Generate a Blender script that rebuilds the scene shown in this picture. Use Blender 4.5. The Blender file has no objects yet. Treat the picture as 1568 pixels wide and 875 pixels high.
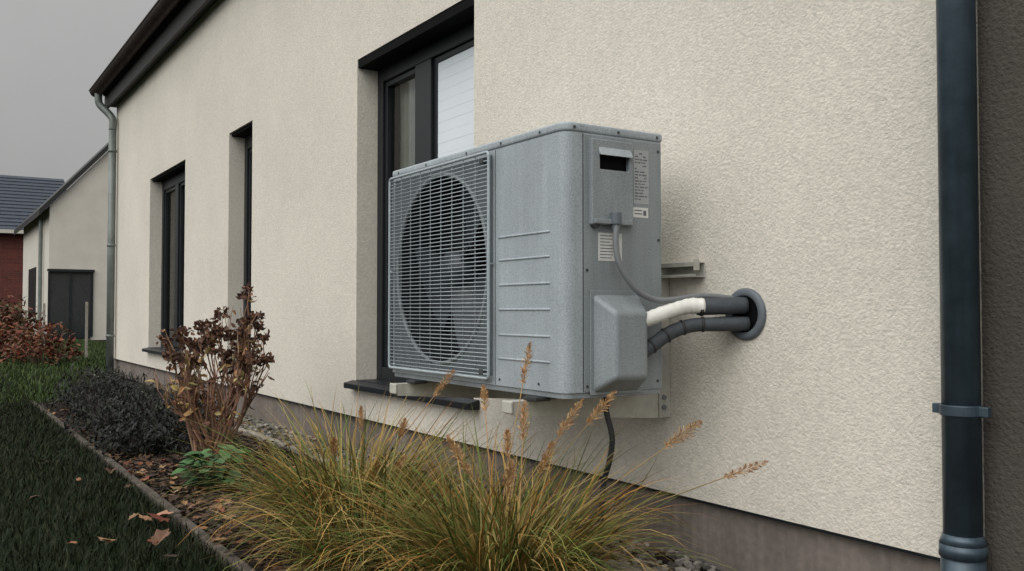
import bpy, bmesh, math, random
import numpy as np
from mathutils import Vector, Matrix
random.seed(7); rng=np.random.default_rng(7)
S=bpy.context.scene
S.view_settings.view_transform='Standard'; S.view_settings.look='None'; S.view_settings.exposure=0

# ---------------------------------------------------------------- materials
def mat(name,col,rough=.6,metal=0,nscale=8,namt=.15,bscale=0,bstr=.3,bdist=.002,attr=False,spec=.5,col2=None,detail=4,nscale2=None,bdet=2,streak=0):
    m=bpy.data.materials.new(name); m.use_nodes=True; nt=m.node_tree; N=nt.nodes; L=nt.links
    b=N['Principled BSDF']; b.inputs['Roughness'].default_value=rough; b.inputs['Metallic'].default_value=metal
    b.inputs['Specular IOR Level'].default_value=spec
    tc=N.new('ShaderNodeTexCoord')
    n=N.new('ShaderNodeTexNoise'); n.inputs['Scale'].default_value=nscale; n.inputs['Detail'].default_value=detail; n.inputs['Roughness'].default_value=.62
    L.new(tc.outputs['Object'],n.inputs['Vector'])
    r=N.new('ShaderNodeMapRange'); r.inputs[1].default_value=.3; r.inputs[2].default_value=.7
    L.new(n.outputs['Fac'],r.inputs[0])
    mx=N.new('ShaderNodeMix'); mx.data_type='RGBA'
    L.new(r.outputs[0],mx.inputs[0])
    if attr:
        a=N.new('ShaderNodeAttribute'); a.attribute_name='Col'
        r.inputs[3].default_value=1-namt; r.inputs[4].default_value=1+namt
        vm=N.new('ShaderNodeVectorMath'); vm.operation='SCALE'
        L.new(a.outputs['Color'],vm.inputs[0]); L.new(r.outputs[0],vm.inputs['Scale'])
        L.new(vm.outputs[0],b.inputs['Base Color'])
    else:
        c2=col2 or tuple(c*(1-namt) for c in col)
        mx.inputs[6].default_value=(*c2,1); mx.inputs[7].default_value=(*(col if col2 else tuple(min(1,c*(1+namt)) for c in col)),1)
        out=mx.outputs[2]
        if nscale2:
            n2=N.new('ShaderNodeTexNoise'); n2.inputs['Scale'].default_value=nscale2; n2.inputs['Detail'].default_value=2
            L.new(tc.outputs['Object'],n2.inputs['Vector'])
            r2=N.new('ShaderNodeMapRange'); r2.inputs[1].default_value=.3; r2.inputs[2].default_value=.7; r2.inputs[3].default_value=.90; r2.inputs[4].default_value=1.08
            L.new(n2.outputs['Fac'],r2.inputs[0])
            vm=N.new('ShaderNodeVectorMath'); vm.operation='SCALE'
            L.new(out,vm.inputs[0]); L.new(r2.outputs[0],vm.inputs['Scale']); out=vm.outputs[0]
        if streak:   # weathering run-off streaks, stretched vertically
            mpn=N.new('ShaderNodeMapping'); mpn.inputs['Scale'].default_value=(38,38,2.2); L.new(tc.outputs['Object'],mpn.inputs[0])
            n3=N.new('ShaderNodeTexNoise'); n3.inputs['Scale'].default_value=1; n3.inputs['Detail'].default_value=3; L.new(mpn.outputs[0],n3.inputs['Vector'])
            r3=N.new('ShaderNodeMapRange'); r3.inputs[1].default_value=.35; r3.inputs[2].default_value=.7; r3.inputs[3].default_value=1-streak; r3.inputs[4].default_value=1+streak*.6
            L.new(n3.outputs['Fac'],r3.inputs[0])
            vm=N.new('ShaderNodeVectorMath'); vm.operation='SCALE'
            L.new(out,vm.inputs[0]); L.new(r3.outputs[0],vm.inputs['Scale']); out=vm.outputs[0]
            r4=N.new('ShaderNodeMapRange'); r4.inputs[3].default_value=rough+.15; r4.inputs[4].default_value=rough-.06; L.new(n3.outputs['Fac'],r4.inputs[0]); L.new(r4.outputs[0],b.inputs['Roughness'])
        L.new(out,b.inputs['Base Color'])
    if bscale:
        nb=N.new('ShaderNodeTexNoise'); nb.inputs['Scale'].default_value=bscale; nb.inputs['Detail'].default_value=bdet; nb.inputs['Roughness'].default_value=.6
        L.new(tc.outputs['Object'],nb.inputs['Vector'])
        bp=N.new('ShaderNodeBump'); bp.inputs['Strength'].default_value=bstr; bp.inputs['Distance'].default_value=bdist
        L.new(nb.outputs['Fac'],bp.inputs['Height']); L.new(bp.outputs[0],b.inputs['Normal'])
    return m

M={}
M['stucco']=mat('cream_stucco',(.70,.655,.58),.95,0,1.1,.06,125,.62,.006,spec=.15,nscale2=80)
M['stucco_dark']=mat('dark_stucco',(.085,.076,.066),.95,0,2,.12,110,.7,.007,spec=.1,nscale2=60)
M['plinth']=mat('plinth_render',(.215,.185,.165),.95,0,5,.18,60,.4,.003,spec=.1,nscale2=40,streak=.15)
M['anthra']=mat('anthracite_frame',(.009,.012,.015),.45,0,10,.15,spec=.4)
M['black']=mat('flat_black',(.004,.004,.005),.8,0,10,.1,spec=.1)
M['room']=mat('room_interior',(.02,.02,.022),.9,0,3,.3)
M['blind']=mat('window_blind',(.74,.79,.84),.75,0,3,.03)
M['curtain']=mat('curtain',(.46,.48,.42),.9,0,3,.2)
M['zinc']=mat('zinc_pipe',(.062,.092,.118),.33,.3,14,.25,60,.15,.001,nscale2=3,streak=.2)
M['zinc_l']=mat('galvanised_pipe',(.17,.19,.18),.5,.3,8,.2)
M['gutter']=mat('gutter_metal',(.045,.034,.030),.4,.3,8,.25)
M['soffit']=mat('dark_soffit',(.014,.013,.013),.6,0,5,.2)
M['tiles']=mat('roof_tiles',(.020,.030,.048),.6,0,3,.25,25,.6,.02)
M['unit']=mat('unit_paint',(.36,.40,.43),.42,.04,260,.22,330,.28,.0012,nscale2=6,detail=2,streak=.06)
M['unit_d']=mat('unit_paint_shaded',(.255,.285,.30),.46,.04,260,.20,330,.25,.0012,nscale2=6,detail=2,streak=.07)  # same casing paint, darkened: shade of the side face put into colour
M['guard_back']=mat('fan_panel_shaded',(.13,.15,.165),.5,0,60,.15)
M['grille']=mat('grille_wire',(.36,.405,.435),.38,.1,40,.12)
M['fan']=mat('fan_plastic',(.055,.065,.075),.35,0,9,.2)
M['cav']=mat('cavity',(.012,.015,.018),.6,0,9,.2)
M['seam']=mat('seam',(.05,.055,.058),.7,0,9,.1)
M['label']=mat('label_paper',(.66,.66,.64),.6,0,60,.05)
M['label2']=mat('rating_label',(.36,.38,.39),.5,0,60,.05)
M['ink']=mat('ink',(.12,.12,.13),.6,0,60,.05)
M['bracket']=mat('bracket_steel',(.48,.47,.42),.45,.1,30,.15,nscale2=6)
M['rubber']=mat('rubber',(.025,.026,.028),.7,0,30,.2)
M['foam']=mat('pipe_foam',(.05,.057,.066),.75,0,50,.2,180,.3,.001)
M['white']=mat('white_tape',(.78,.77,.72),.55,0,30,.08,70,.5,.002)
M['cable']=mat('grey_cable',(.17,.18,.19),.5,0,20,.1)
M['flange']=mat('wall_flange',(.12,.14,.16),.55,0,25,.1)
M['soil']=mat('soil_mulch',(.022,.016,.013),.95,0,18,.5,70,.9,.015,spec=.1,nscale2=60)
M['lawn']=mat('lawn_soil',(.010,.016,.006),.95,0,6,.35,60,.7,.02,spec=.1)
M['kerb']=mat('edging_concrete',(.085,.072,.06),.9,0,12,.5,90,.6,.006,nscale2=50,spec=.2)
M['kerb_l']=mat('edging_concrete_light',(.30,.27,.23),.9,0,12,.3,90,.5,.004)
M['veg']=mat('foliage',(1,1,1),.65,0,9,.15,attr=True,spec=.22,detail=1)
M['brick']=mat('brick_red',(.13,.05,.035),.9,0,14,.3)
M['whitewall']=mat('white_render',(.60,.565,.505),.95,0,2,.07,60,.3,.003,spec=.1)
g=bpy.data.materials.new('window_glass'); g.use_nodes=True; nt=g.node_tree; nt.nodes.remove(nt.nodes['Principled BSDF'])
tr=nt.nodes.new('ShaderNodeBsdfTransparent'); tr.inputs[0].default_value=(.96,.98,.98,1)
gl=nt.nodes.new('ShaderNodeBsdfGlossy'); gl.inputs['Roughness'].default_value=.02
fr=nt.nodes.new('ShaderNodeFresnel'); fr.inputs[0].default_value=1.75
mxs=nt.nodes.new('ShaderNodeMixShader')
nt.links.new(fr.outputs[0],mxs.inputs[0]); nt.links.new(tr.outputs[0],mxs.inputs[1]); nt.links.new(gl.outputs[0],mxs.inputs[2])
nt.links.new(mxs.outputs[0],nt.nodes['Material Output'].inputs['Surface']); M['glass']=g
nt=M['brick'].node_tree; bt=nt.nodes.new('ShaderNodeTexBrick'); bt.inputs['Color1'].default_value=(.17,.040,.030,1); bt.inputs['Color2'].default_value=(.10,.026,.021,1)
bt.inputs['Mortar'].default_value=(.10,.07,.06,1); bt.inputs['Scale'].default_value=1; bt.inputs['Brick Width'].default_value=.26; bt.inputs['Row Height'].default_value=.08; bt.inputs['Mortar Size'].default_value=.006
tcn=nt.nodes.new('ShaderNodeTexCoord'); sp3=nt.nodes.new('ShaderNodeSeparateXYZ'); cb3=nt.nodes.new('ShaderNodeCombineXYZ')
nt.links.new(tcn.outputs['Object'],sp3.inputs[0]); nt.links.new(sp3.outputs['Y'],cb3.inputs['X']); nt.links.new(sp3.outputs['Z'],cb3.inputs['Y'])
nt.links.new(cb3.outputs[0],bt.inputs[0]); nt.links.new(bt.outputs[0],nt.nodes['Principled BSDF'].inputs['Base Color'])

# ---------------------------------------------------------------- helpers
def empty(name):
    o=bpy.data.objects.new(name,None); S.collection.objects.link(o); return o
def mk(name,v,f,m,parent=None,smooth=False,bevel=0,cols=None,segs=2):
    me=bpy.data.meshes.new(name); me.from_pydata([tuple(p) for p in v] if not isinstance(v,np.ndarray) else v.tolist(),[],f if not isinstance(f,np.ndarray) else f.tolist())
    me.update()
    if cols is not None:
        a=me.color_attributes.new('Col','FLOAT_COLOR','POINT'); c=np.ones((len(v),4),dtype=np.float32); c[:,:3]=np.asarray(cols); a.data.foreach_set('color',c.ravel())
    me.materials.append(M[m] if isinstance(m,str) else m)
    if smooth: me.polygons.foreach_set('use_smooth',[True]*len(me.polygons))
    o=bpy.data.objects.new(name,me); S.collection.objects.link(o)
    if parent: o.parent=parent
    if bevel:
        b=o.modifiers.new('b','BEVEL'); b.width=bevel; b.segments=segs; b.limit_method='ANGLE'; b.angle_limit=math.radians(35)
    return o
def recalc(o):
    bm=bmesh.new(); bm.from_mesh(o.data); bmesh.ops.recalc_face_normals(bm,faces=bm.faces); bm.to_mesh(o.data); bm.free(); return o
BF=[(0,3,2,1),(4,5,6,7),(0,1,5,4),(1,2,6,5),(2,3,7,6),(3,0,4,7)]
def bv(x0,x1,y0,y1,z0,z1): return [(x0,y0,z0),(x1,y0,z0),(x1,y1,z0),(x0,y1,z0),(x0,y0,z1),(x1,y0,z1),(x1,y1,z1),(x0,y1,z1)]
def box(name,x0,x1,y0,y1,z0,z1,m,parent=None,bevel=0): return mk(name,bv(x0,x1,y0,y1,z0,z1),BF,m,parent,bevel=bevel)
class MB:
    def __init__(s): s.v=[];s.f=[];s.c=[]
    def add(s,v,f,c=None):
        o=len(s.v); s.v.extend([tuple(p) for p in v]); s.f.extend([tuple(i+o for i in q) for q in f])
        if c is not None: s.c.extend([c]*len(v) if not isinstance(c,list) else c)
    def box(s,*a): s.add(bv(*a),BF)
    def out(s,name,m,parent=None,**k): return mk(name,s.v,s.f,m,parent,cols=s.c if s.c else None,**k)
def tube(pts,rad,seg=10,cap=True):
    P=[Vector(p) for p in pts]; n=len(P); R=rad if isinstance(rad,(list,tuple)) else [rad]*n
    v=[];f=[]; up=None
    for i,p in enumerate(P):
        t=(P[min(i+1,n-1)]-P[max(i-1,0)])
        t=t.normalized() if t.length>1e-9 else Vector((0,0,1))
        if up is None: up=t.orthogonal().normalized()
        up=(up-t*up.dot(t)); up=up.normalized() if up.length>1e-6 else t.orthogonal().normalized()
        w=t.cross(up)
        for k in range(seg):
            a=2*math.pi*k/seg; v.append(p+(up*math.cos(a)+w*math.sin(a))*R[i])
    for i in range(n-1):
        for k in range(seg):
            k2=(k+1)%seg; f.append((i*seg+k,i*seg+k2,(i+1)*seg+k2,(i+1)*seg+k))
    if cap: f.append(tuple(range(seg))[::-1]); f.append(tuple((n-1)*seg+k for k in range(seg)))
    return v,f
def smoothpath(pts,n=8):
    P=[Vector(p) for p in pts]; P=[P[0]*2-P[1]]+P+[P[-1]*2-P[-2]]; o=[]
    for i in range(1,len(P)-2):
        for k in range(n):
            t=k/n; a,b,c,d=P[i-1:i+3]
            o.append(.5*((2*b)+(c-a)*t+(2*a-5*b+4*c-d)*t*t+(3*b-a-3*c+d)*t**3))
    o.append(P[-2]); return o
def cyl(c,ax,r,h,seg=24):
    c=Vector(c); ax=Vector(ax).normalized(); return tube([c,c+ax*h],r,seg)
def holed(xs,zs,holes,fmap,depth):
    xs=sorted(set(xs)|{h[0] for h in holes}|{h[1] for h in holes}); zs=sorted(set(zs)|{h[2] for h in holes}|{h[3] for h in holes})
    v=[];f=[]; idx={}
    def V(a,b,d):
        k=(round(a,5),round(b,5),d)
        if k not in idx: idx[k]=len(v); v.append(fmap(a,b,d))
        return idx[k]
    for i in range(len(xs)-1):
        for j in range(len(zs)-1):
            cx=(xs[i]+xs[i+1])/2; cz=(zs[j]+zs[j+1])/2
            if any(h[0]<cx<h[1] and h[2]<cz<h[3] for h in holes): continue
            f.append((V(xs[i],zs[j],0),V(xs[i+1],zs[j],0),V(xs[i+1],zs[j+1],0),V(xs[i],zs[j+1],0)))
    loops=[(h[0],h[1],h[2],h[3]) for h in holes]+[(xs[0],xs[-1],zs[0],zs[-1])]
    for (a,b,c,d) in loops:
        X=[x for x in xs if a<=x<=b]; Z=[z for z in zs if c<=z<=d]
        for i in range(len(X)-1):
            for z in (c,d): f.append((V(X[i],z,0),V(X[i+1],z,0),V(X[i+1],z,depth),V(X[i],z,depth)))
        for i in range(len(Z)-1):
            for x in (a,b): f.append((V(x,Z[i],0),V(x,Z[i+1],0),V(x,Z[i+1],depth),V(x,Z[i],depth)))
    return v,f

# ---------------------------------------------------------------- main house
WY=1.92
house=empty('rendered_house')
wins=[(-4.468,-3.257,.38,2.075),(-6.85,-6.28,.38,2.075),(-9.63,-8.19,.38,2.07)]
v,f=holed([-11.55,-1.10],[.20,3.18],wins,lambda a,b,d:(a,WY+d,b),.135)
recalc(mk('front_wall',v,f,'stucco',house))
box('plinth',-11.53,-1.10,WY+.028,WY+.16,-.1,.215,'plinth',house)
box('wall_foot_strip',-11.55,-1.10,WY+.002,WY+.03,.192,.1995,'anthra',house)  # thin dark strip under the wall's bottom edge
box('right_wall_section',-1.095,4.0,WY-.02,WY+.3,.0,3.18,'stucco_dark',house)  # separate, darker wall section right of the downpipe
for nm,X in (('gable_wall',-11.548),('gable_wall_far',4.0)):
    recalc(mk(nm,[(X,WY+.001,0),(X,9.4,0),(X,9.4,3.12),(X,5.65,6.3),(X,WY+.001,3.18)],[(0,1,2,3,4)],'stucco',house))
box('back_wall',-11.54,3.99,9.3,9.4,0,3.1,'stucco',house)
def prism(name,poly,x0,x1,m,parent):
    n=len(poly); v=[(x0,a,b) for a,b in poly]+[(x1,a,b) for a,b in poly]
    f=[tuple(range(n)),tuple(range(n,2*n))]+[(i,(i+1)%n,(i+1)%n+n,i+n) for i in range(n)]
    return recalc(mk(name,v,f,m,parent))
prism('roof',[(1.76,3.40),(5.65,6.58),(9.8,3.26),(9.8,3.16),(5.65,6.45),(1.80,3.30)],-11.72,4.2,'tiles',house)
box('soffit',-11.70,4.2,1.835,WY+.13,3.181,3.215,'soffit',house)
box('fascia',-11.70,4.2,1.808,1.833,3.13,3.35,'soffit',house)
v=[];f=[]; n=12; r=.074; gy,gz=1.722,3.355
for X in (-11.74,4.2):
    for rr in (r,r-.006):
        for k in range(n+1):
            a=math.pi+math.pi*k/n; v.append((X,gy+rr*math.cos(a),gz+rr*math.sin(a)))
q=n+1
for k in range(n):
    f.append((k,k+1,2*q+k+1,2*q+k)); f.append((q+k,q+k+1,3*q+k+1,3*q+k)); f.append((k,k+1,q+k+1,q+k))
f+= [tuple(range(q))]
mk('gutter',v,f,'gutter',house,smooth=True)
b=MB(); vv,ff=tube([(-11.74,gy-r,gz),(4.2,gy-r,gz)],.009,8); b.add(vv,ff)
for i in range(20):
    x=-11.3+i*.78; b.box(x-.013,x+.013,gy-r-.003,1.80,gz-.001,gz+.004)
b.out('gutter_bead','gutter',house)

def window(i,x0,x1,z0,z1,mull,curt):
    p='window_%d_'%i
    fy0,fy1=WY+.115,WY+.18
    t=.065
    b=MB()
    b.box(x0+.001,x0+t,fy0,fy1,z0+.001,z1-.001); b.box(x1-t,x1-.001,fy0,fy1,z0+.001,z1-.001)
    b.box(x0+t+.0005,x1-t-.0005,fy0,fy1,z1-.115,z1-.001); b.box(x0+t+.0005,x1-t-.0005,fy0,fy1,z0+.001,z0+.08)
    for (a,c) in mull: b.box(a,c,fy0-.004,fy1,z0+.081,z1-.116)
    b.out(p+'frame','anthra',house,bevel=.004)
    edges=[x0+t]+[e for m_ in mull for e in m_]+[x1-t]; s=MB()
    for k in range(0,len(edges),2):
        a,c=edges[k]+.001,edges[k+1]-.001
        if c-a<.1: continue
        w=.028
        s.box(a,a+w,fy0+.014,fy1-.012,z0+.082,z1-.117); s.box(c-w,c,fy0+.014,fy1-.012,z0+.082,z1-.117)
        s.box(a+w,c-w,fy0+.014,fy1-.012,z1-.145,z1-.117); s.box(a+w,c-w,fy0+.014,fy1-.012,z0+.082,z0+.11)
        mk(p+'glass_%d'%k,[(a+w,fy0+.036,z0+.11),(c-w,fy0+.036,z0+.11),(c-w,fy0+.036,z1-.145),(a+w,fy0+.036,z1-.145)],[(0,1,2,3)],'glass',house)
    s.out(p+'sash','anthra',house,bevel=.003)
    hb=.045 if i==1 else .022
    box(p+'lintel_box',x0+.002,x1-.002,WY+(.004 if i==1 else .02),fy0-.002,z1-hb,z1-.002,'black',house)  # black plate: main window's shutter box; elsewhere reveal shade put into colour
    b=MB(); X0,X1,Y0,Y1,Z0,Z1=x0-.1,x1+.1,WY+.20,WY+1.6,z0-.1,z1+.1
    v=bv(X0,X1,Y0,Y1,Z0,Z1); b.add(v,[q for q in BF if q!=(0,1,5,4)]); b.out(p+'room','room',house)
    for (a,c,m_) in curt:
        if m_=='blind':   # blind placed outside the glass to take more light and brighten the pane
            bb=MB(); zz=z0+.112; hh=.05
            while zz<z1-.15:
                top=min(zz+hh-.0008,z1-.146); bb.box(a,c,fy0+.020+.0004*random.random(),fy0+.024,zz,top); zz+=hh
            bb.out(p+'blind',m_,house)
        else:
            n=40; vv=[];ff=[]
            for k in range(n+1):
                xx=a+(c-a)*k/n; yy=WY+.225+.012*math.sin(k*1.3)+.006*math.sin(k*2.9)
                vv+= [(xx,yy,z0),(xx,yy,z1-.05)]
            for k in range(n): ff.append((2*k,2*k+2,2*k+3,2*k+1))
            mk(p+'curtain_%d'%int(abs(a)*100),vv,ff,m_,house,smooth=True)
    sb=MB(); y0=WY-.055
    sb.add([(x0-.035,y0,z0-.03),(x1+.05,y0,z0-.03),(x1+.05,WY-.001,z0-.03),(x0-.035,WY-.001,z0-.03),
            (x0-.035,y0,z0-.002),(x1+.05,y0,z0-.002),(x1+.05,WY-.001,z0+.010),(x0-.035,WY-.001,z0+.010)],BF)
    sb.out(p+'sill','anthra',house,bevel=.003)
    box(p+'sill_inner',x0+.002,x1-.002,WY-.0005,fy0-.001,z0-.02,z0+.012,'anthra',house)
window(1,*wins[0],[(-4.02,-3.855)],[(-3.824,-3.352,'blind'),(-4.42,-4.0,'curtain')])  # left curtain: its pale tone stands in for a reflection in the pane
window(2,*wins[1],[],[(-6.7,-6.5,'curtain')])
window(3,*wins[2],[(-9.05,-8.93)],[(-9.5,-9.1,'curtain'),(-8.9,-8.4,'curtain')])

# ---------------------------------------------------------------- downpipes
def smooth_obj(o): o.data.polygons.foreach_set('use_smooth',[len(p.vertices)==4 for p in o.data.polygons])
dp=empty('downpipe')
b=MB(); px,py=-1.115,1.852
for a in (tube([(px,py,.26),(px,py,3.2)],.0385,32),tube([(px,py,-.02),(px,py,.262)],.044,32),tube([(px,py,.235),(px,py,.262)],.047,32)): b.add(*a)
b.add(*tube([(px,py,.262),(px,py,.282)],[.047,.039],32))
smooth_obj(b.out('pipe','zinc',dp))
b=MB(); b.add(*tube([(px,py,.530),(px,py,.553)],.0425,32)); b.box(px-.062,px-.041,py-.008,py+.008,.531,.552); b.box(px+.041,px+.062,py-.008,py+.008,.531,.552)
b.box(px-.008,px+.008,py+.042,WY-.021,.534,.548); b.out('clamp','zinc',dp,bevel=.002)
dp2=empty('downpipe'); b=MB(); px2,py2=-11.44,1.86
b.add(*tube(smoothpath([(-11.56,gy,gz-.06),(-11.56,gy,gz-.14),(-11.55,gy+.02,gz-.20),(-11.48,py2-.03,gz-.31),(px2,py2,gz-.38),(px2,py2,gz-.5)],6),.042,16))
b.add(*tube([(px2,py2,gz-.5),(px2,py2,.0)],.042,16))
for zz in (2.6,1.5,.45): b.add(*tube([(px2,py2,zz),(px2,py2,zz+.03)],.048,16))
smooth_obj(b.out('pipe','zinc_l',dp2))

# ---------------------------------------------------------------- heat pump
hp=empty('heat_pump_outdoor_unit')
UX0,UX1,UY0,UY1,UZ0,UZ1=-2.99,-1.94,1.42,1.76,.522,1.253
def rrect(x0,x1,y0,y1,rad,n=8):
    c=[((x0+rad[0],y0+rad[0]),180,rad[0]),((x1-rad[1],y0+rad[1]),270,rad[1]),((x1-rad[2],y1-rad[2]),0,rad[2]),((x0+rad[3],y1-rad[3]),90,rad[3])]
    o=[]
    for (cx,cy),a0,r in c:
        for k in range(n+1):
            a=math.radians(a0+90*k/n); o.append((cx+r*math.cos(a),cy+r*math.sin(a)))
    return o
def extr(name,ol,z0,z1,m,parent,bevel=0,segs=2):
    n=len(ol); v=[(a,b,z0) for a,b in ol]+[(a,b,z1) for a,b in ol]
    f=[tuple(range(n))[::-1],tuple(range(n,2*n))]+[(i,(i+1)%n,(i+1)%n+n,i+n) for i in range(n)]
    return mk(name,v,f,m,parent,bevel=bevel,segs=segs)
body=extr('casing',rrect(UX0,UX1,UY0,UY1,[.018,.034,.006,.006],14),UZ0+.012,UZ1-.026,'unit',hp)
FC=(-2.628,.888); FR=.302
cv,cf=tube([(FC[0],UY0-.05,FC[1]),(FC[0],UY0+.16,FC[1])],FR,72)
cut=recalc(mk('cutter',cv,cf,'cav'))
recalc(body)
mod=body.modifiers.new('bool','BOOLEAN'); mod.operation='DIFFERENCE'; mod.object=cut; mod.solver='EXACT'
dg=bpy.context.evaluated_depsgraph_get(); me=bpy.data.meshes.new_from_object(body.evaluated_get(dg)); body.modifiers.clear(); body.data=me
bpy.data.objects.remove(cut)
extr('lid',rrect(UX0-.003,UX1+.003,UY0-.003,UY1+.003,[.02,.036,.008,.008]),UZ1-.0255,UZ1,'unit',hp,bevel=.009,segs=3)
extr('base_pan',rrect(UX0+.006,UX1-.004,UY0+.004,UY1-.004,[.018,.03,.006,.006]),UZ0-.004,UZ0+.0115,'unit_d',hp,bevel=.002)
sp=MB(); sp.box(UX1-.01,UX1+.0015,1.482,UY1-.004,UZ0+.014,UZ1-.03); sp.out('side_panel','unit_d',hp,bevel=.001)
b=MB()
b.box(UX1-.002,UX1+.0003,1.4785,1.4818,UZ0+.014,UZ1-.028)
b.box(-2.286,-2.2835,UY0-.0006,UY0+.002,UZ0+.014,UZ1-.028)
b.out('seams','seam',hp)
lv,lf=tube([(FC[0],UY0+.001,FC[1]),(FC[0],UY0+.155,FC[1])],FR-.001,72,cap=False); mk('shroud',lv,lf,'cav',hp,smooth=True)
bk,bf=cyl((FC[0],UY0+.150,FC[1]),(0,1,0),FR-.0015,.004,72); mk('shroud_back',bk,bf,'cav',hp)
ring=[(FC[0]+(FR+.004)*math.cos(a),UY0-.001,FC[1]+(FR+.004)*math.sin(a)) for a in np.linspace(0,2*math.pi,73)]
rv,rf=tube(ring,.0070,8,cap=False); mk('bell_mouth',rv,rf,'unit_d',hp,smooth=True)
gx0,gx1,gz0,gz1=-2.968,-2.294,.552,1.220; yb=UY0-.018
# shade behind the guard put into an added dark sheet with round opening
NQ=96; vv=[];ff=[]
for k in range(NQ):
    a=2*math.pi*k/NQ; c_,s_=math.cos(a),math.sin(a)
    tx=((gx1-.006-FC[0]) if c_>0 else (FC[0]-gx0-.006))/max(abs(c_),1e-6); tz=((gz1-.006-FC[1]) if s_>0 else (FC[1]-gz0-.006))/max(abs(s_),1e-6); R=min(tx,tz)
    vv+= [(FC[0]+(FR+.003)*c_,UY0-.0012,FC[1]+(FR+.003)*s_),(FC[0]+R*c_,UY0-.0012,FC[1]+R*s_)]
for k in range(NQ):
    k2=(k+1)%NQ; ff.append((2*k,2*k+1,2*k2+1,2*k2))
mk('guard_shade_sheet',vv,ff,'guard_back',hp)
b=MB(); b.add(*cyl((FC[0],UY0+.035,FC[1]),(0,1,0),.058,.09,32)); 
for k in range(3):
    a0=k*2*math.pi/3+.5; nu,nv=14,8; vv=[];ff=[]
    for i in range(nu+1):
        s=i/nu
        for j in range(nv+1):
            r_=.05+(.282-.05)*j/nv; sw=.25*(j/nv)**1.5
            a=a0+sw+s*(1.35-.25*(j/nv))
            vv.append((FC[0]+r_*math.cos(a),UY0+.045+.075*s+.01*math.sin(s*3.14),FC[1]+r_*math.sin(a)))
    for i in range(nu):
        for j in range(nv):
            q=i*(nv+1)+j; ff.append((q,q+1,q+nv+2,q+nv+1))
    b.add(vv,ff)
b.out('fan','fan',hp,smooth=True)
b=MB()
b.box(FC[0]-.28,FC[0]+.28,UY0+.13,UY0+.14,FC[1]-.012,FC[1]+.012); b.box(FC[0]-.012,FC[0]+.012,UY0+.131,UY0+.139,FC[1]-.28,FC[1]+.28)
b.out('motor_mount','cav',hp)
b=MB(); nb=54
for i in range(1,nb):
    z=gz0+(gz1-gz0)*i/nb; b.add(*tube([(gx0,yb,z),(gx1,yb,z)],.0017,6))
for i in range(0,10):
    x=gx0+.012+(gx1-gx0-.024)*i/9; b.add(*tube([(x,yb+.004,gz0),(x,yb+.004,gz1)],.0016,6))
ol=rrect(gx0,gx1,gz0,gz1,[.012]*4); pts=[(a,yb,c) for a,c in ol]; pts.append(pts[0])
b.add(*tube(pts,.0050,8,cap=False))
for (x,z) in ((gx0+.03,gz0+.012),(gx1-.03,gz0+.012),(gx0+.03,gz1-.012),(gx1-.03,gz1-.012),(gx0+.006,.89),(gx1-.006,.89)):
    b.add(*tube([(x,yb,z),(x,UY0+.001,z)],.004,8))
b.out('fan_guard','grille',hp,smooth=True)
b=MB()
for z in (gz0+.018,gz1-.022): b.box(gx1-.05,gx1-.028,yb-.004,yb+.012,z-.009,z+.009)
b.out('guard_clips','seam',hp,bevel=.002)
b=MB()
for z in (.965,.898,.826,.755,.682,.613):
    x0,x1=-2.266,-2.008; v_,f_=tube([(x0,UY0+.0012,z),(x0+.006,UY0+.0004,z),(x1-.006,UY0+.0004,z),(x1,UY0+.0012,z)],.0036,10); b.add(v_,f_)
b.out('pressed_beads','unit',hp,smooth=True)
b=MB()
for x in (-2.93,-2.72,-2.45,-2.25,-2.05): b.add(*cyl((x,UY0-.0028,UZ1-.014),(0,-1,0),.0042,.0018,10))
for x in (-2.26,-2.06,-2.90): b.add(*cyl((x,UY0-.0002,UZ0+.03),(0,-1,0),.004,.002,10))
for (y,z) in ((1.45,UZ1-.014),(1.60,UZ1-.014),(1.74,UZ1-.014)): b.add(*cyl((UX1+.0028,y,z),(1,0,0),.0042,.0018,10))
for (y,z) in ((1.492,.55),(1.74,.555),(1.492,.86),(1.69,.56),(1.745,.95),(1.745,1.2)): b.add(*cyl((UX1+.0014,y,z),(1,0,0),.0042,.002,10))
b.out('screws','seam',hp)
SX=UX1+.0015
v,f=holed([1.500,1.643],[.982,1.213],[(1.528,1.628,1.132,1.176)],lambda a,bb,d:(SX+.013-d,a,bb),.0132)
recalc(mk('access_cover',v,f,'unit_d',hp,bevel=.003))
box('recess_shade_plate',SX-.0005,SX+.0006,1.5285,1.6275,1.1325,1.1755,'black',hp)  # black plate: deep shade of the handle recess put into colour
b=MB(); b.add([(SX+.013,1.522,1.172),(SX+.026,1.522,1.168),(SX+.013,1.522,1.192),(SX+.013,1.634,1.172),(SX+.026,1.634,1.168),(SX+.013,1.634,1.192)],[(0,1,2),(3,5,4),(0,3,4,1),(1,4,5,2),(0,2,5,3)])
b.out('handle_hood','unit',hp,bevel=.002)
b=MB(); b.box(SX+.0131,SX+.022,1.505,1.633,.984,.997); b.out('cover_lip','unit_d',hp,bevel=.002)
b=MB(); b.add(*cyl((SX,1.515,.985),(1,0,0),.013,.012,16)); b.add(*cyl((SX+.012,1.512,.990),(1,0,0),.004,.008,10)); b.out('earth_clamp','seam',hp)
box('rating_plate',SX+.0001,SX+.0007,1.655,1.709,1.048,1.198,'label2',hp)
box('paper_label',SX+.0001,SX+.0008,1.652,1.707,1.010,1.038,'label',hp)
box('warning_label',SX+.0001,SX+.0008,1.530,1.612,.886,.962,'label',hp)
b=MB()
z=1.19
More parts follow.
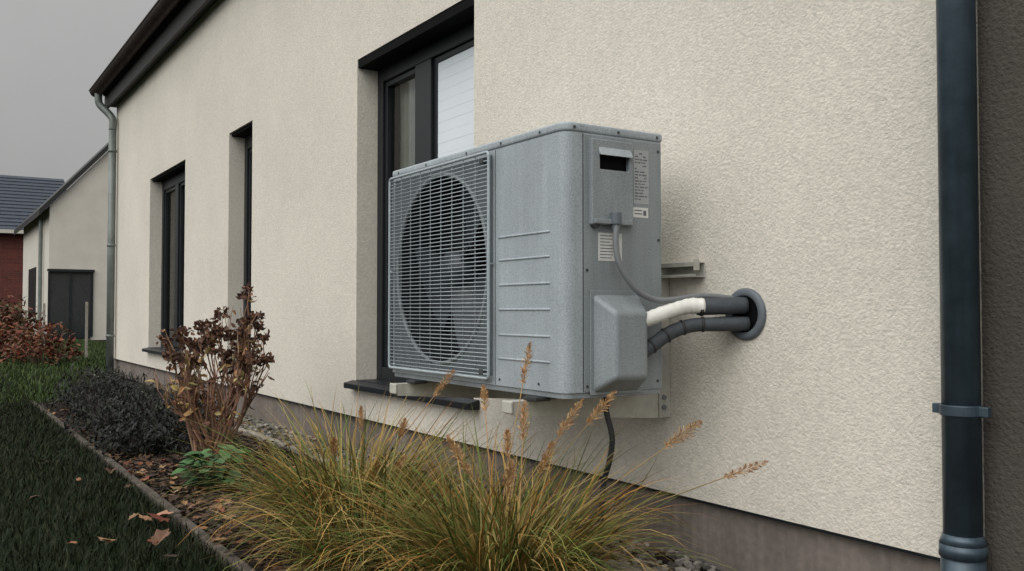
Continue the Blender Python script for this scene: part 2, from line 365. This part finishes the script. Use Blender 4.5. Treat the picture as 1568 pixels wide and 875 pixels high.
while z>1.055:
    y=1.659
    while y<1.70:
        w=random.uniform(.006,.018); w=min(w,1.705-y)
        if random.random()<.6: b.box(SX+.0008,SX+.0010,y,y+w,z-random.choice([.004,.0035,.003]),z)
        y+=w+.003
    z-=.0085
for zz in (1.031,1.022): b.box(SX+.0009,SX+.0011,1.657,1.685,zz-.003,zz)
b.box(SX+.0009,SX+.0011,1.689,1.700,1.016,1.030)
for k in range(8):
    zz=.955-k*.0085; b.box(SX+.0009,SX+.0011,1.536,1.536+random.uniform(.03,.07),zz-.0022,zz)
b.box(SX+.0009,SX+.0011,1.592,1.604,.897,.911)
b.out('label_print','ink',hp)
b=MB(); X0=SX; X1=SX+.074
by=(1.506,1.672); bz=(.530,.798); oy=(1.532,1.642); oz=(.572,.748)
b.add([(X0,by[0],bz[0]),(X0,by[1],bz[0]),(X0,by[1],bz[1]),(X0,by[0],bz[1]),(X1,oy[0],oz[0]),(X1,oy[1],oz[0]),(X1,oy[1],oz[1]),(X1,oy[0],oz[1])],BF)
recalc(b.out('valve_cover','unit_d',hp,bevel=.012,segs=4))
b=MB(); b.box(X0+.0002,X0+.004,1.500,1.680,.526,.806); b.out('valve_cover_flange','unit_d',hp,bevel=.002)
b=MB()
for x in (-2.79,-2.07):
    b.box(x-.03,x+.03,1.395,1.445,.506,.5175); b.box(x-.03,x+.03,1.71,1.76,.506,.5175)
b.out('rubber_feet','rubber',hp,bevel=.003)
b=MB(); path=smoothpath([(SX+.02,1.575,1.0),(SX+.024,1.573,.975),(SX+.028,1.568,.93),(SX+.036,1.575,.875),(SX+.05,1.615,.812),(SX+.06,1.67,.783),(SX+.075,1.72,.780),(-1.845,1.83,.792),(-1.80,1.95,.78)],8)
b.add(*tube(path,.0085,12)); b.out('power_cable','cable',hp,smooth=True)
b=MB(); b.add(*cyl((SX+.020,1.575,.985),(0,0,1),.0155,.03,16)); b.add(*cyl((SX+.020,1.575,.968),(0,0,1),.012,.02,16)); b.out('cable_gland','flange',hp)

# ---------------------------------------------------------------- wall bracket
br=empty('wall_bracket')
b=MB()
for x in (-2.085,-2.80):
    b.box(x-.0,x+.004,WY-.045,WY-.002,.43,.90); b.box(x-.036,x+.0,WY-.006,WY-.002,.43,.90)
    b.add([(x-.003,1.355,.466),(x+.0,1.355,.466),(x+.0,WY-.046,.428),(x-.003,WY-.046,.428),(x-.003,1.355,.502),(x+.0,1.355,.502),(x+.0,WY-.046,.505),(x-.003,WY-.046,.505)],BF)
    b.box(x-.04,x+.0,1.352,WY-.007,.5022,.5055)
    b.box(x-.04,x+.0,1.351,1.3545,.470,.5018)
b.box(-2.86,-1.93,WY-.042,WY-.002,.8905,.8930); b.box(-2.86,-1.93,WY-.005,WY-.002,.852,.8904); b.box(-2.86,-1.93,WY-.042,WY-.002,.8495,.8518)
b.box(-2.86,-1.93,WY-.042,WY-.0398,.880,.8904); b.box(-2.86,-1.93,WY-.042,WY-.0398,.8519,.858)
b.box(-1.9295,-1.926,WY-.050,WY-.028,.868,.902)
b.out('frame','bracket',br,bevel=.0008)
b=MB()
for x in (-2.085,-2.80):
    b.box(x-.043,x+.004,1.343,1.3505,.472,.507)
b.out('end_caps','bracket',br,bevel=.004)
b=MB()
for x in (-2.085,-2.80):
    b.add(*cyl((x-.018,1.42,.492),(0,0,1),.012,.012,6)); b.add(*cyl((x+.004,WY-.028,.46),(1,0,0),.008,.006,6)); b.add(*cyl((x+.004,WY-.028,.49),(1,0,0),.008,.006,6))
b.out('bolts','cable',br)

# ---------------------------------------------------------------- refrigerant pipes + wall sleeve
rp=empty('refrigerant_pipes')
HC=(-1.775,.742)
n=48; vv=[];ff=[]
for (r_,y) in ((.072,WY-.001),(.072,WY-.007),(.066,WY-.012),(.055,WY-.013),(.050,WY-.010),(.050,WY-.0005)):
    for k in range(n):
        a=2*math.pi*k/n; vv.append((HC[0]+r_*math.cos(a),y,HC[1]+r_*math.sin(a)))
for i in range(5):
    for k in range(n): ff.append((i*n+k,i*n+(k+1)%n,(i+1)*n+(k+1)%n,(i+1)*n+k))
mk('wall_flange',vv,ff,'flange',rp,smooth=True)
mk('sleeve_dark',*cyl((HC[0],WY-.002,HC[1]),(0,-1,0),.0495,.001,40),'black',rp)
upA=[(-1.772,1.915,.766),(-1.80,1.86,.764),(-1.845,1.800,.762)]
b=MB(); b.add(*tube(smoothpath(upA,6),.0235,18)); 
lowB=[(-1.765,1.915,.716),(-1.80,1.85,.714),(-1.845,1.790,.712),(-1.872,1.735,.694),(-1.888,1.68,.66),(-1.893,1.635,.632)]
b.add(*tube(smoothpath(lowB,6),.0195,18))
b.add(*tube(smoothpath([(-1.80,1.915,.722),(-1.85,1.85,.716),(-1.88,1.77,.70),(-1.89,1.70,.67)],6),.016,14))
b.out('insulated_lines','foam',rp,smooth=True)
b=MB(); whA=[(-1.832,1.812,.764),(-1.850,1.775,.764),(-1.862,1.735,.756),(-1.873,1.69,.741),(-1.883,1.655,.729),(-1.888,1.620,.722)]
W=smoothpath(whA,6); b.add(*tube(W,[.0225-.0035*i/len(W)+.0010*math.sin(i*1.9) for i in range(len(W))],18)); b.out('white_wrapped_line','white',rp,smooth=True)
b=MB()
def cuff(P,i,r,l=.008):
    p=P[i]; t=(P[i+1]-P[i-1]).normalized(); b.add(*tube([p-t*l*.5,p-t*l*.3,p+t*l*.3,p+t*l*.5],[r-.002,r,r,r-.002],18))
PB=smoothpath(lowB,6)
for i in (10,15,20,25): cuff(PB,i,.0218)
PA=smoothpath(upA,6); cuff(PA,11,.026,.012)
b.out('cuffs','rubber',rp,smooth=True)
mk('brass_nut',*tube([(-1.889,1.612,.721),(-1.888,1.628,.723)],.015,6),mat('brass',(.45,.33,.16),.35,.8),rp)
b=MB(); dh=smoothpath([(-1.985,1.59,.52),(-1.985,1.595,.47),(-1.98,1.61,.40),(-2.0,1.615,.33),(-2.03,1.62,.27),(-2.03,1.61,.18),(-2.02,1.60,.08),(-2.0,1.58,.01)],14)
b.add(*tube(dh,[.0075+.0010*(i%2) for i in range(len(dh))],12)); b.out('drain_hose','rubber',None)

# ---------------------------------------------------------------- ground
mk('ground',[(-400,-400,-.012),(400,-400,-.012),(400,400,-.012),(-400,400,-.012)],[(0,1,2,3)],'lawn')
def sheet(name,x0,x1,y0,y1,z,m,step=.06,amp=.012):
    nx=int((x1-x0)/step)+1; ny=int((y1-y0)/step)+1
    X=np.linspace(x0,x1,nx); Y=np.linspace(y0,y1,ny); v=[(a,c,z+amp*random.uniform(-.5,.7)) for c in Y for a in X]
    f=[(j*nx+i,j*nx+i+1,(j+1)*nx+i+1,(j+1)*nx+i) for j in range(ny-1) for i in range(nx-1)]
    return mk(name,v,f,m,smooth=True)
sheet('flower_bed',-8.4,1.5,.81,1.655,.006,'soil')
sheet('gravel_strip',-11.5,1.5,1.703,WY+.03,.004,'soil',.06,.006)
def kerbs(name,y0,y1,z1,m,xs):
    b=MB(); x=xs
    while x<1.4:
        dz=random.uniform(-.006,.004); dy=random.uniform(-.005,.005); b.box(x,x+.985,y0+dy,y1+dy,-.1,z1+dz); x+=.992
    b.out(name,m,bevel=.006)
kerbs('garden_edging',.772,.806,.026,'kerb',-8.4); kerbs('garden_edging',1.658,1.700,.030,'kerb_l',-11.5)
bm=bmesh.new(); bmesh.ops.create_icosphere(bm,subdivisions=1,radius=1); IV=np.array([v_.co[:] for v_ in bm.verts]); IF=[[q.index for q in f_.verts] for f_ in bm.faces]; bm.free()
def stones(name,n,x0,x1,y0,y1,s0,s1,pal,z=.01,flat=.6):
    V=[];C=[];F=[]
    for i in range(n):
        s=random.uniform(s0,s1); A=IV*(1+rng.uniform(-.25,.25,(12,1)))*np.array([s*random.uniform(.7,1.3),s*random.uniform(.6,1),s*flat])
        a=random.uniform(0,6.28); c_,s_=math.cos(a),math.sin(a); A=A@np.array([[c_,s_,0],[-s_,c_,0],[0,0,1]])
        A+=np.array([random.uniform(x0,x1),random.uniform(y0,y1),z+random.uniform(0,s*.6)])
        o=len(V)*12; V.append(A); c=np.array(random.choice(pal))*random.uniform(.6,1.3); C.append(np.tile(c,(12,1))); F+= [[q+o for q in t] for t in IF]
    return mk(name,np.vstack(V),F,'veg',cols=np.vstack(C))
stones('gravel',3800,-8.5,-1.0,1.705,1.94,.008,.020,[(.16,.15,.14),(.22,.2,.17),(.09,.085,.08),(.28,.26,.23)])
stones('bark_mulch',9500,-7.0,-.8,.82,1.65,.006,.02,[(.024,.016,.011),(.04,.025,.016),(.014,.011,.009),(.07,.045,.028)],.008,.35)

def leafgeo(c,d,n,L,Wd,curl):
    c=Vector(c); d=Vector(d).normalized(); n=Vector(n); n=(n-d*n.dot(d)); n=n.normalized() if n.length>1e-5 else d.orthogonal().normalized(); s=d.cross(n)
    prof=[(0,0),(.25,.8),(.55,1),(.8,.6),(1,0)]
    v=[];
    for t,w in prof:
        mid=c+d*L*t+n*(-curl*L*t*t)
        if w==0: v.append(mid)
        else: v+= [mid+s*Wd*.5*w+n*curl*L*.25*w, mid, mid-s*Wd*.5*w+n*curl*L*.25*w]
    f=[(0,1,2),(0,2,3),(1,4,5,2),(2,5,6,3),(4,7,8,5),(5,8,9,6),(7,10,8),(8,10,9)]
    return v,f
def rnd(): return Vector((random.gauss(0,1),random.gauss(0,1),random.gauss(0,1))).normalized()
def jit(c,a=.3):
    k=random.uniform(1-a,1+a); return tuple(x*k*random.uniform(.92,1.08) for x in c)
b=MB(); pal=[(.16,.075,.035),(.22,.12,.055),(.09,.048,.028),(.16,.05,.028),(.24,.155,.085),(.05,.03,.02),(.07,.042,.026),(.045,.03,.022)]
def lobed(c,a,s,tilt,curl):
    n=14; v=[]; f=[]; ca,sa=math.cos(a),math.sin(a)
    v.append((c[0],c[1],c[2]))
    for k in range(n):
        t=2*math.pi*k/n; r=s*.5*(1.0 if k%2==0 else .76)*(1+.25*math.cos(t))*random.uniform(.85,1.12)*(1.15 if k==0 else 1)
        lx,ly=r*math.cos(t),r*.72*math.sin(t); z=abs(ly)*curl+lx*tilt+random.uniform(-.05,.05)*s
        v.append((c[0]+lx*ca-ly*sa,c[1]+lx*sa+ly*ca,c[2]+max(-.012,z)))
    for k in range(n): f.append((0,1+k,1+(k+1)%n))
    return v,f
def fl(x,y,s,z=.02,c=None):
    v,f=lobed((x,y,z+random.uniform(0,.015)),random.uniform(0,6.28),s,random.uniform(-.4,.4),random.uniform(-.3,.9)); b.add(v,f,jit(c or random.choice(pal),.4))
for i in range(800): fl(random.uniform(-7.5,-1.2),random.uniform(.78,1.65),random.uniform(.015,.045))
for i in range(230): fl(random.uniform(-5.2,-2.7),random.uniform(.80,1.12),random.uniform(.025,.055))
for i in range(160): fl(random.uniform(-8,-2.0),random.uniform(1.66,1.9),random.uniform(.02,.045),.03)
for i in range(30): fl(random.uniform(-8,-2.4),random.uniform(-.6,.77),random.uniform(.03,.05),.035)
for (x,y,s) in ((-3.07,.50,.075),(-2.95,.62,.085),(-3.30,.72,.08),(-3.33,.66,.065),(-4.4,.70,.07),(-3.75,.88,.08),(-3.9,.95,.08),(-3.2,.9,.085),(-3.12,.98,.08)):
    for k in range(2): fl(x+random.uniform(-.04,.04),y+random.uniform(-.03,.03),s*random.uniform(.6,1),.04,random.choice([(.20,.11,.065),(.15,.035,.022),(.24,.14,.08)]))
b.out('fallen_leaves','veg')

# ---------------------------------------------------------------- blades (vectorised)
def blades(base,az,L,a0,a1,w,cb,ct,seg=7,mid=.5,wp=.7):
    n=len(L); T=np.linspace(0,1,seg+1); P=np.zeros((n,seg+1,3)); P[:,0]=base
    ang=a0[:,None]+(a1-a0)[:,None]*(T[None,:]**1.4)
    azz=az[:,None]+rng.normal(0,.08,(n,1))*np.arange(seg+1)[None,:]*.6
    for k in range(seg):
        st=L/seg
        P[:,k+1,0]=P[:,k,0]+np.sin(ang[:,k])*np.cos(azz[:,k])*st
        P[:,k+1,1]=P[:,k,1]+np.sin(ang[:,k])*np.sin(azz[:,k])*st
        P[:,k+1,2]=np.maximum(P[:,k,2]+np.cos(ang[:,k])*st,.012)
    tw=az+math.pi/2+rng.normal(0,.6,n); side=np.stack([np.cos(tw),np.sin(tw),rng.normal(0,.15,n)],1)
    if wp=='leaf': prof=np.sin(np.pi*np.clip(T*.92+.06,0,1))
    else: prof=np.minimum(1,(1-T)**wp*1.05)
    wid=(w[:,None]*prof[None,:])*.5
    A=P+side[:,None,:]*wid[:,:,None]; B=P-side[:,None,:]*wid[:,:,None]
    V=np.stack([A,B],2).reshape(-1,3)
    bi=(np.arange(n)*(seg+1)*2)[:,None]; k=np.arange(seg)[None,:]*2
    i0=bi+k; F=np.stack([i0,i0+1,i0+3,i0+2],2).reshape(-1,4)
    tt=np.clip(T[None,:,None]**(1/(2*mid)),0,1)
    C=cb[:,None,:]*(1-tt)+ct[:,None,:]*tt; C=np.repeat(C,2,axis=1).reshape(-1,3)
    return V,F,C
def pick(pal,n,j=.25):
    p=np.array(pal)[rng.integers(0,len(pal),n)]; return p*rng.uniform(1-j,1+j,(n,1))
def joinp(parts,name):
    V=np.vstack([p[0] for p in parts]); C=np.vstack([p[2] for p in parts]); o=0; F=[]
    for p in parts: F+= (np.asarray(p[1])+o).tolist() ; o+=len(p[0])
    return mk(name,V,F,'veg',cols=C)
GREEN=[(.05,.085,.016),(.085,.11,.02),(.028,.052,.012),(.12,.13,.028),(.04,.075,.016)]  # blade roots: shadow inside the clump put into the darker greens
STRAW=[(.44,.25,.07),(.52,.33,.12),(.42,.18,.045),(.16,.18,.035),(.09,.13,.026),(.19,.19,.05),(.34,.25,.09)]
def clump(name,cx,cy,R,n,Lm,spikes,arch=1.0):
    rr=R*np.sqrt(rng.uniform(0,1,n)); th=rng.uniform(0,2*math.pi,n)
    base=np.stack([cx+rr*np.cos(th),cy+rr*np.sin(th),np.full(n,.0)],1)
    az=th+rng.normal(0,.65,n)
    L=Lm*rng.uniform(.45,1.22,n); a0=.08+rr/R*.5+np.abs(rng.normal(0,.16,n)); a1=a0+arch*rng.uniform(.3,2.3,n)
    parts=[blades(base,az,L,a0,a1,rng.uniform(.0035,.0088,n),pick(GREEN,n,.45),pick(STRAW,n,.4),8,mid=.46)]
    m=n//3; th=rng.uniform(0,6.28,m); rr=R*rng.uniform(.4,1.05,m)
    base=np.stack([cx+rr*np.cos(th),cy+rr*np.sin(th),np.zeros(m)],1)
    parts.append(blades(base,th+rng.normal(0,.4,m),Lm*rng.uniform(.4,.9,m),rng.uniform(.7,1.2,m),rng.uniform(1.5,2.3,m),rng.uniform(.003,.006,m),pick([(.08,.055,.022),(.045,.035,.016)],m),pick([(.36,.25,.11),(.19,.12,.055)],m),7))
    o=joinp(parts,name)
    sb=MB()
    for (bx,by,tx,ty,tz) in spikes:
        p=smoothpath([(bx,by,.02),(bx+(tx-bx)*.35,by+(ty-by)*.35,tz*.5),(tx,ty,tz)],8)
        c=jit((.34,.22,.10)); vv,ff=tube(p,.0013,5); sb.add(vv,ff,c)
        t=(p[-1]-p[-4]).normalized(); hl=random.uniform(.06,.13); fat=random.uniform(.6,1.15)
        for k in range(260):
            s=random.random(); q=p[-1]+t*(s*hl-.4*hl); rad=.0090*fat*math.sin(math.pi*min(1,.12+s*.88))**.7+.001
            d=(rnd()*.9+t*1.0).normalized(); v,f=[q,q+d*rad*2.0*random.uniform(.6,1.3)+d.orthogonal().normalized()*.0009,q+d*rad*2.0-d.orthogonal().normalized()*.0009],[(0,1,2)]
            sb.add(v,f,jit(random.choice([(.44,.25,.11),(.30,.15,.07),(.5,.34,.17)])))
    if sb.v:
        s=mk('flower_spikes',sb.v,sb.f,'veg',cols=sb.c); s.parent=o
    return o
def sp_(cx,cy,lst): return [(cx+random.uniform(-.06,.06),cy+random.uniform(-.06,.06),*q) for q in lst]
clump('ornamental_grass',-2.74,1.16,.13,1500,.53,sp_(-2.72,1.17,[(-2.75,1.20,.40),(-2.45,1.2,.40),(-2.6,1.05,.34),(-2.5,1.36,.52),(-2.3,1.12,.33)]))
clump('ornamental_grass',-1.98,1.25,.13,1400,.50,sp_(-2.0,1.27,[(-2.02,1.35,.60),(-2.0,1.33,.45),(-1.80,1.42,.50),(-1.93,1.42,.46),(-1.62,1.52,.45),(-1.50,1.60,.38),(-2.18,1.32,.50),(-1.86,1.3,.38),(-2.1,1.2,.36),(-1.9,1.22,.33),(-2.0,1.28,.40)]))
clump('ornamental_grass',-2.36,1.05,.09,700,.42,[])
clump('ornamental_grass',-2.45,1.42,.07,350,.44,[])

b=MB()
for i in range(85):
    a=random.uniform(0,6.28); r_=random.uniform(.01,.12); c=(-3.86+r_*math.cos(a),1.04+r_*math.sin(a),random.uniform(.05,.20)-r_*.4)
    v,f=tube([(-3.86,1.04,.0),c],.002,4); b.add(v,f,(.05,.08,.03))
    v,f=leafgeo(c,(math.cos(a),math.sin(a),random.uniform(-.3,.5)),(random.uniform(-.4,.4),random.uniform(-.6,.2),1),random.uniform(.05,.085),random.uniform(.04,.06),random.uniform(.0,.5)); b.add(v,f,jit((.055,.12,.045)))
b.out('leafy_plant','veg')

# ---------------------------------------------------------------- hydrangea bush
random.seed(12)
b=MB(); tips=[]
def branch(p,d,L,r,lvl):
    pts=[p]; q=Vector(p); dd=Vector(d).normalized(); n=6
    for i in range(n):
        dd=(dd+rnd()*.13+Vector((0,0,.10))).normalized(); q=q+dd*L/n; pts.append(q.copy())
    v,f=tube(pts,[r*(1-.5*i/n) for i in range(n+1)],6,cap=False); b.add(v,f,jit((.20,.11,.075) if lvl<2 else (.29,.17,.11),.25))
    if lvl<2:
        for k in range(random.choice([2,3,3])):
            i=random.randint(2,n); nd=(dd+rnd()*.55+Vector((0,0,.14))).normalized(); branch(pts[i],nd,L*random.uniform(.40,.62),r*.6,lvl+1)
    tips.append((pts[-1],dd,lvl))
BX,BY=-4.58,1.22
for i in range(30):
    a=i*2.4+random.uniform(-.3,.3); t=.12+.85*math.sqrt(random.random()); p=Vector((BX+random.uniform(-.08,.08),BY+random.uniform(-.06,.06),0))
    branch(p,(math.cos(a)*t,math.sin(a)*t*.85,1),random.uniform(.36,.48),random.uniform(.006,.0095),0)
brown=[(.085,.045,.032),(.13,.065,.04),(.06,.033,.026),(.19,.10,.06)]
for (p,d,l) in tips:
    if p.z>.50 and random.random()<.30:
        R=random.uniform(.025,.055)
        for k in range(random.randint(30,60)):
            o_=rnd()*R*random.uniform(.4,1); o_.z*=.65; q=p+o_; v,f=leafgeo(q,rnd(),rnd(),random.uniform(.014,.032),.018,random.uniform(-.6,.6)); b.add(v,f,jit(random.choice(brown)))
    for k in range(random.choice([0,1,1,2,3])):
        q=p-d*random.uniform(0,.10); v,f=leafgeo(q,(rnd()+Vector((0,0,-.3))),rnd(),random.uniform(.025,.05),random.uniform(.012,.028),random.uniform(-.8,.8))
        b.add(v,f,jit(random.choice(brown+[(.38,.29,.13),(.28,.16,.07),(.34,.22,.08)])))
b.out('hydrangea_bush','veg')

def mound(name,cents,n,pal,L0,L1,leafw,gap=.0,twigs=0,twc=(.1,.06,.04)):
    parts=[]
    for (cx,cy,rx,ry,h) in cents:
        m=int(n); u=rng.uniform(0,6.28,m); rr=np.sqrt(rng.uniform(0,1,m))
        lump=1+.28*np.sin(u*3+cx*5)*rr+.2*np.sin(u*7+cy*9)*rr+.12*np.sin(rr*11+u*4)
        zz=h*lump*np.sqrt(np.clip(1-rr**2,0,1))*rng.uniform(.25,1.15,m)**.7
        base=np.stack([cx+rx*lump*rr*np.cos(u),cy+ry*lump*rr*np.sin(u),zz],1)
        keep=(np.sin(base[:,0]*23/h)*np.sin(base[:,1]*29/h+1)*np.sin(base[:,2]*27/h+2))>gap-1+rng.uniform(-.15,.15,m)
        base=base[keep]; m=len(base); u=rng.uniform(0,6.28,m)
        parts.append(blades(base,u,rng.uniform(L0,L1,m),rng.uniform(.0,2.2,m),rng.uniform(.4,2.6,m),rng.uniform(leafw*.6,leafw*1.3,m),pick(pal,m,.5),pick(pal,m,.5)*1.3,3,wp='leaf'))
        if twigs:
            t=twigs; a=rng.uniform(0,6.28,t)
            parts.append(blades(np.stack([cx+rx*.5*np.cos(a),cy+ry*.5*np.sin(a),np.zeros(t)],1),a,h*rng.uniform(.8,1.45,t),rng.uniform(.0,.5,t),rng.uniform(.1,1.1,t),np.full(t,.010*h+.004),pick([twc],t),pick([twc],t),5))
    return joinp(parts,name)
mound('lavender_shrub',[(-5.75,1.02,.45,.24,.20),(-6.4,1.10,.5,.27,.27),(-5.15,.98,.32,.18,.13),(-7.1,1.15,.5,.3,.27),(-7.8,1.2,.45,.3,.26),(-5.4,1.25,.4,.2,.20),(-6.1,1.38,.4,.2,.24)],3000,[(.012,.014,.014),(.019,.019,.020),(.018,.024,.013),(.034,.034,.032)],.02,.055,.012,gap=.76,twigs=130,twc=(.045,.038,.034))
mound('red_shrub',[(-14.6,1.45,.7,.45,.5),(-16.5,.95,.7,.5,.55)],1500,[(.15,.035,.022),(.18,.065,.03),(.06,.055,.022),(.09,.028,.02)],.05,.1,.05,gap=.85,twigs=70)
mound('red_shrub',[(-20,1.2,1.2,.6,.7),(-24,1.6,1.6,.8,.9)],1800,[(.10,.03,.022),(.13,.055,.028),(.045,.05,.02)],.08,.16,.08,gap=.85,twigs=70)
mound('hedge',[(-33,0,1.5,2,1.0),(-34,-4,1.5,2.5,1.2)],2500,[(.04,.05,.02),(.08,.05,.025)],.1,.25,.12)

# lawn blades: stronger light on the far part put into its colours
n=48000
x=-(1.6+10*rng.uniform(0,1,n)**1.3); y=.778-1.6*rng.uniform(0,1,n)**1.2
ld=-x
V1=blades(np.stack([x,y,np.zeros(n)-.005],1),rng.uniform(0,6.28,n),rng.uniform(.02,.055,n)*(1+.04*ld),rng.uniform(0,.8,n),rng.uniform(.4,2.0,n),rng.uniform(.002,.0038,n)*(1+.12*ld),pick([(.005,.010,.003),(.009,.015,.004)],n,.5),pick([(.011,.022,.006),(.020,.028,.008),(.009,.018,.005),(.035,.031,.015)],n,.5),3)
n=38000
x=-(8.3+19*rng.uniform(0,1,n)**1.3); y=rng.uniform(-2.5,3.6,n); k=~((x>-11.6)&(y>1.64)); x=x[k]; y=y[k]; n=len(x)
V2=blades(np.stack([x,y,np.zeros(n)],1),rng.uniform(0,6.28,n),rng.uniform(.04,.08,n),rng.uniform(0,.6,n),rng.uniform(.4,1.6,n),rng.uniform(.010,.018,n),pick([(.025,.045,.012),(.03,.05,.014)],n,.3),pick([(.05,.085,.018),(.07,.095,.026)],n,.3),2)
joinp([V1,V2],'lawn')

# ---------------------------------------------------------------- neighbour white house (gable towards us)
nh=empty('white_house')
GX=-26.0; y0=2.76; ez=3.44; k=1.13; yr=7.2; rz=ez+(yr-y0)*k; y1=2*yr-y0
v=[(GX,y0,0),(GX,y0,ez),(GX,yr,rz),(GX,y1,ez),(GX,y1,0)]
mk('gable_wall',v,[(0,4,3,2,1)],'whitewall',nh)
box('front_wall',-33,GX-.01,y0,y0+.2,0,ez,'whitewall',nh)
def slab(name,pa,pb,x0,x1,th,m):
    (ya,za),(yb,zb)=pa,pb; v=[(x0,ya,za),(x1,ya,za),(x1,yb,zb),(x0,yb,zb)]; v+=[(a,c,z+th) for a,c,z in v]
    return mk(name,v,BF,m,nh)
slab('roof_front',(y0-.25,ez-.25*k+.02),(yr,rz+.02),-33.3,GX+.12,.16,'soffit'); slab('roof_back',(y1+.25,ez-.25*k+.02),(yr,rz+.02),-33.3,GX+.12,.16,'soffit')
b=MB(); b.box(GX+.003,GX+.05,2.74,2.80,.1,1.76); b.box(GX+.003,GX+.05,3.74,3.80,.1,1.76); b.box(GX+.003,GX+.05,3.24,3.30,.1,1.70); b.box(GX+.003,GX+.05,2.8005,3.7395,1.7005,1.76); b.box(GX+.003,GX+.05,2.8005,3.7395,.04,.1)
b.out('gable_window_frame','anthra',nh)
box('gable_window_glass',GX+.008,GX+.02,2.80,3.74,.1,1.70,mat('dark_glass',(.02,.025,.028),.12,0,3,.2,spec=.8),nh)
box('gable_window_head',GX+.003,GX+.12,2.72,3.82,1.765,1.83,'anthra',nh)
mk('downpipe_part',*tube([(-27.2,y0-.08,0),(-27.2,y0-.08,ez-.2)],.05,10),'zinc_l',nh)
box('front_window',-31,-29,y0-.02,y0-.003,.6,2.0,'anthra',nh)
b=MB()
for (x,y) in ((-16.0,2.25),(-19.5,2.0)): b.box(x-.018,x+.018,y-.018,y+.018,0,.9)
b.out('fence_post','kerb_l')
bh=empty('brick_house')
box('walls',-48,-40,-9,4.9,0,4.0,'brick',bh)
v=[(-39.6,-9.3,3.85),(-39.6,5.2,3.85),(-44,5.2,6.5),(-44,-9.3,6.5),(-48.4,-9.3,3.85),(-48.4,5.2,3.85)]
mk('roof',v,[(0,1,2,3),(3,2,5,4)],'tiles',bh)
mk('gable_brick',[(-40,4.89,4.0),(-44,4.89,6.45),(-48,4.89,4.0)],[(0,1,2)],'brick',bh)
box('fascia',-39.7,-39.58,-9.3,5.2,3.72,3.86,'whitewall',bh)
b=MB()
for yy in (-6,-3,-.2): b.box(-39.995,-39.95,yy,yy+1.1,.9,2.3)
b.out('windows','anthra',bh)
b=MB()
for i in range(16):
    t=i/16; x=-39.6-4.4*t; z=3.85+2.65*t; b.box(x-.03,x+.0,-9.3,5.2,z+.01,z+.035)
b.out('tile_courses','tiles',bh)

# ---------------------------------------------------------------- world + sun
w=bpy.data.worlds.new('World'); S.world=w; w.use_nodes=True; nt=w.node_tree; N=nt.nodes; L=nt.links
bg=N['Background']; bg.inputs['Strength'].default_value=.1
sunv=Vector((.28,-.80,.80)).normalized()
sky=N.new('ShaderNodeTexSky'); sky.sky_type='NISHITA'; sky.sun_disc=False; sky.sun_elevation=math.asin(sunv.z); sky.sun_rotation=math.atan2(sunv.x,sunv.y)%(2*math.pi)
hs=N.new('ShaderNodeHueSaturation'); hs.inputs['Saturation'].default_value=.15; hs.inputs['Value'].default_value=.8; L.new(sky.outputs[0],hs.inputs['Color'])
tc=N.new('ShaderNodeTexCoord'); sx=N.new('ShaderNodeSeparateXYZ'); L.new(tc.outputs['Generated'],sx.inputs[0])
mr=N.new('ShaderNodeMapRange'); mr.inputs[1].default_value=.0; mr.inputs[2].default_value=.9; mr.inputs[3].default_value=2.7; mr.inputs[4].default_value=7.8; L.new(sx.outputs['Z'],mr.inputs[0])
dt=N.new('ShaderNodeVectorMath'); dt.operation='DOT_PRODUCT'; dt.inputs[1].default_value=tuple(sunv); L.new(tc.outputs['Generated'],dt.inputs[0])
mr2=N.new('ShaderNodeMapRange'); mr2.inputs[1].default_value=.0; mr2.inputs[2].default_value=.95; mr2.inputs[3].default_value=1; mr2.inputs[4].default_value=3.2; L.new(dt.outputs['Value'],mr2.inputs[0])
no=N.new('ShaderNodeTexNoise'); no.inputs['Scale'].default_value=2.2; no.inputs['Detail'].default_value=4; L.new(tc.outputs['Generated'],no.inputs['Vector'])
mr3=N.new('ShaderNodeMapRange'); mr3.inputs[1].default_value=.3; mr3.inputs[2].default_value=.7; mr3.inputs[3].default_value=.88; mr3.inputs[4].default_value=1.1; L.new(no.outputs['Fac'],mr3.inputs[0])
m1=N.new('ShaderNodeMath'); m1.operation='MULTIPLY'; L.new(mr.outputs[0],m1.inputs[0]); L.new(mr2.outputs[0],m1.inputs[1])
m2=N.new('ShaderNodeMath'); m2.operation='MULTIPLY'; L.new(m1.outputs[0],m2.inputs[0]); L.new(mr3.outputs[0],m2.inputs[1])
vs=N.new('ShaderNodeVectorMath'); vs.operation='SCALE'; vs.inputs[0].default_value=(1.0,1.005,.985); L.new(m2.outputs[0],vs.inputs['Scale'])
mx=N.new('ShaderNodeMix'); mx.data_type='RGBA'; mx.inputs[0].default_value=.9; L.new(hs.outputs[0],mx.inputs[6]); L.new(vs.outputs[0],mx.inputs[7]); L.new(mx.outputs[2],bg.inputs['Color'])
sl=bpy.data.lights.new('sun','SUN'); sl.energy=.75; sl.angle=math.radians(50); sl.color=(1,.96,.9); so=bpy.data.objects.new('sun',sl); S.collection.objects.link(so)
so.rotation_euler=(-sunv).to_track_quat('-Z','Y').to_euler()

# ---------------------------------------------------------------- camera
cd=bpy.data.cameras.new('camera'); cam=bpy.data.objects.new('camera',cd); S.collection.objects.link(cam); S.camera=cam
cd.sensor_width=36; cd.lens=32.2; cd.clip_start=.05; cd.clip_end=1500
cam.location=(0,0,.75); a=math.radians(32.9); p=math.radians(1.61)
fw=Vector((-math.cos(a)*math.cos(p),math.sin(a)*math.cos(p),math.sin(p)))
cam.rotation_euler=fw.to_track_quat('-Z','Y').to_euler()
